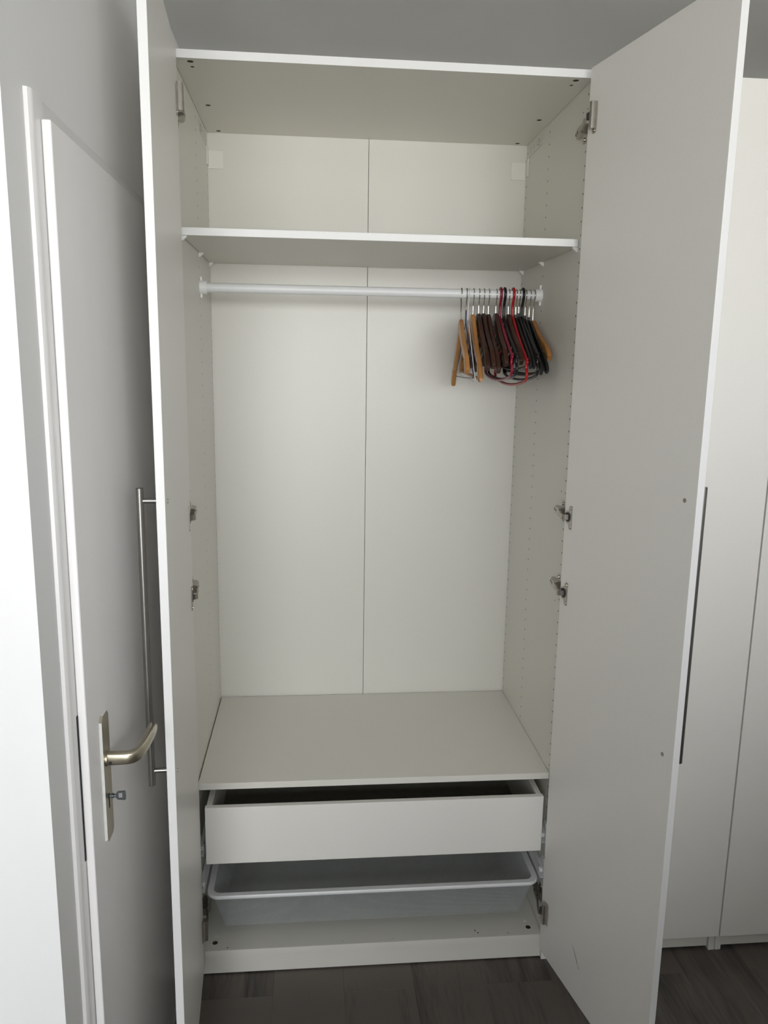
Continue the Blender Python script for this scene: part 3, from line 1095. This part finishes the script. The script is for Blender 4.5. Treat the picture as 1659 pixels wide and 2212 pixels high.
def flat_hanger(x, label, top=-0.060, L=0.222, drop=0.140, yaw=0.0, tilt=0.0):
    f = place(x, yaw, tilt)
    root = empty('coat_hanger', f(0, 0, 0), label, 'hanger', HG)
    prof = [(0.0, 0.0, 0.040, 0.0075), (0.018, -0.004, 0.040, 0.0075), (0.060, -0.030, 0.036, 0.0075), (0.110, -0.064, 0.030, 0.0078),
            (0.165, -0.098, 0.026, 0.0082), (0.200, -0.122, 0.026, 0.0088), (0.216, -0.142, 0.018, 0.0086)]
    prof = [(s * L / 0.222, z * drop / 0.140, h, t) for s, z, h, t in prof]
    body_sweep(f, top, prof, 'black', root)
    bm = bmesh.new()
    cyl(bm, f(0, 0, top - 0.004), f(0, 0, top + 0.009), 0.0040, 14)
    obj('hook_boss', bm, 'black', root, f(0, 0, top), smooth=40)
    hook('hook', f, top - 0.002, 0.0017, 'wire', root)
    collar(f, top + 0.008, root)
    bm = bmesh.new()
    zb = top - drop - 0.004
    P = smooth_path([f(0, -L * 0.86, zb + 0.022), f(0, -L * 0.80, zb + 0.004), f(0, -L * 0.5, zb - 0.006), f(0, 0, zb - 0.010), f(0, L * 0.5, zb - 0.006), f(0, L * 0.80, zb + 0.004), f(0, L * 0.86, zb + 0.022)], 4)
    tube(bm, P, 0.0033, 8)
    obj('trouser_bar', bm, 'black', root, f(0, 0, zb), smooth=60)
    return root


def tube_hanger(x, label, m, top=-0.062, L=0.212, drop=0.115, yaw=0.0, tilt=0.0, sag=0.030, r=0.0040):
    """plastic tube hanger: thick hook, sloping arms, notched ends and a sagging lower bar"""
    f = place(x, yaw, tilt)
    root = empty('coat_hanger', f(0, 0, 0), label, 'hanger', HG)
    bm = bmesh.new()
    for sg in (-1, 1):
        P = smooth_path([f(0, 0, top + 0.004), f(0, sg * 0.02, top - 0.008), f(0, sg * 0.09, top - drop * 0.44), f(0, sg * L * 0.90, top - drop * 0.90), f(0, sg * L, top - drop)], 4)
        tube(bm, P, [r * 1.05] * (len(P) - 1) + [r * 0.7], 10)
    obj('hanger_arms', bm, m, root, f(0, 0, top), smooth=60)
    bm = bmesh.new()
    zb = top - drop
    P = [f(0, -L * 0.975, zb + 0.012), f(0, -L * 0.945, zb - 0.014), f(0, -L * 0.985, zb - 0.022), f(0, -L, zb - 0.032), f(0, -L * 0.95, zb - 0.045)]
    for k in range(-4, 5):
        u = k / 5.0
        P.append(f(0, L * 0.95 * u, zb - 0.048 - sag * 0.45 * (1 - u * u)))
    P += [f(0, L * 0.95, zb - 0.045), f(0, L, zb - 0.032), f(0, L * 0.985, zb - 0.022), f(0, L * 0.945, zb - 0.014), f(0, L * 0.975, zb + 0.012)]
    P = smooth_path(P, 3)
    tube(bm, P, r * 0.98, 10)
    obj('lower_bar', bm, m, root, f(0, 0, zb), smooth=60)
    hook('hook', f, top - 0.002, r, m, root)
    return root


def wire_hanger(x, label, m, yaw=0.0, tilt=0.0, top=-0.072, L=0.20, drop=0.125, r=0.0013, neck=None, card=False, hookm=None):
    f = place(x, yaw, tilt)
    root = empty('coat_hanger', f(0, 0, 0), label, 'hanger', HG)
    bm = bmesh.new()
    P = [f(0, 0, top), f(0, -0.03, top - 0.016), f(0, -L + 0.02, top - drop + 0.01), f(0, -L, top - drop), f(0, -L + 0.012, top - drop - 0.009), f(0, 0, top - drop - 0.011),
         f(0, L - 0.012, top - drop - 0.009), f(0, L, top - drop), f(0, L - 0.02, top - drop + 0.01), f(0, 0.03, top - 0.016)]
    tube(bm, P, r, 8, closed=True)
    obj('wire_frame', bm, m, root, f(0, 0, top), smooth=60)
    hook('hook', f, top - 0.002, r, hookm or m, root)
    if neck:
        bm = bmesh.new()
        for ph in (0, math.pi):
            Q = []
            for k in range(40):
                a = k * 0.9 + ph
                Q.append(f(0.0013 * math.cos(a), 0.0013 * math.sin(a), top + 0.004 + 0.042 * (1 - k / 39.0) - 0.006))
            tube(bm, Q, 0.0012, 6)
        obj('twisted_neck', bm, neck, root, f(0, 0, top), smooth=60)
    if card:
        bm = bmesh.new()
        a = [(0.060, top - 0.030), (0.085, top - 0.022), (0.185, top - 0.082), (0.192, top - 0.105), (0.165, top - 0.112), (0.072, top - 0.058)]
        lo = [bm.verts.new(f(-0.0025, s, z)) for s, z in a]
        hi = [bm.verts.new(f(0.0025, s, z)) for s, z in a]
        skin(bm, [lo, hi])
        obj('card_sleeve', bm, 'card', root, f(0, 0.12, top - 0.06), label='mauve cardboard sleeve on the rear arm')
    return root


R = math.radians
wood_hanger(0.250, 'honey coloured wooden hanger, leftmost on the rail with its hook tip facing forward', 'wood_light', top=-0.073, L=0.205, drop=0.160, yaw=R(-4.5), tilt=R(-6.5), flip=-1, wire='wire_dark')
wire_hanger(0.2650, 'thin navy blue wire hanger with a cardboard sleeve, second from the left', 'navy', yaw=R(-3.6), top=-0.085, L=0.2, drop=0.140, neck='navy', card=True, hookm='wire_dark')
wire_hanger(0.2715, 'thin white coated wire hanger, third from the left', 'white_wire', yaw=R(-3.2), tilt=R(3), top=-0.074, L=0.195, drop=0.152)
wood_hanger(0.285, 'honey coloured wooden hanger beside the dark brown ones, fourth from the left', 'wood_light', top=-0.056, L=0.214, drop=0.166, yaw=R(-3.0), tilt=R(3), bar=True)
wood_hanger(0.3010, 'dark brown wooden hanger touching the honey coloured hanger on its left', 'wood_dark', top=-0.054, drop=0.148, yaw=R(-2.9))
wood_hanger(0.3152, 'dark brown wooden hanger, second of the dark brown row of three', 'wood_dark', top=-0.053, drop=0.143, yaw=R(-2.8))
wood_hanger(0.3294, 'dark brown wooden hanger, rightmost of the dark brown row of three', 'wood_dark', top=-0.055, drop=0.153, yaw=R(-2.8))
wood_hanger(0.3512, 'dark brown wooden hanger just left of the maroon plastic hanger', 'wood_dark', top=-0.052, drop=0.138, yaw=R(-3.2))
tube_hanger(0.3635, 'maroon plastic tube hanger with a thick hook', 'maroon', top=-0.067, drop=0.112, yaw=R(-3.0))
tube_hanger(0.3748, 'black plastic tube hanger right beside the maroon hanger', 'black', top=-0.067, drop=0.110, yaw=R(-2.5))
wood_hanger(0.3876, 'dark brown wooden hanger just left of the bright red hanger', 'wood_dark', top=-0.054, drop=0.130, yaw=R(-2.2))
tube_hanger(0.3999, 'bright red plastic tube hanger with a thick hook', 'red', top=-0.064, drop=0.128, yaw=R(-1.8))
flat_hanger(0.4092, 'black plastic hanger with a silver hook just right of the red hanger', yaw=R(-1.6), top=-0.064, drop=0.132)
flat_hanger(0.4184, 'black plastic hanger with a silver hook, second right of the red hanger', yaw=R(-1.6), top=-0.060, drop=0.136)
tube_hanger(0.4280, 'black plastic tube hanger with a thick black hook at the right group', 'black', top=-0.066, drop=0.112, yaw=R(-1.5))
flat_hanger(0.4370, 'black plastic hanger with a silver hook just right of the thick black hook', yaw=R(-1.0), top=-0.066, drop=0.146)
flat_hanger(0.4492, 'black plastic hanger leaning beside the rightmost wooden hanger', yaw=R(0.0), top=-0.070, drop=0.138)
wood_hanger(0.4608, 'honey coloured wooden hanger, rightmost on the rail beside the rail holder', 'wood_light', top=-0.070, L=0.200, drop=0.100, yaw=R(0.1))
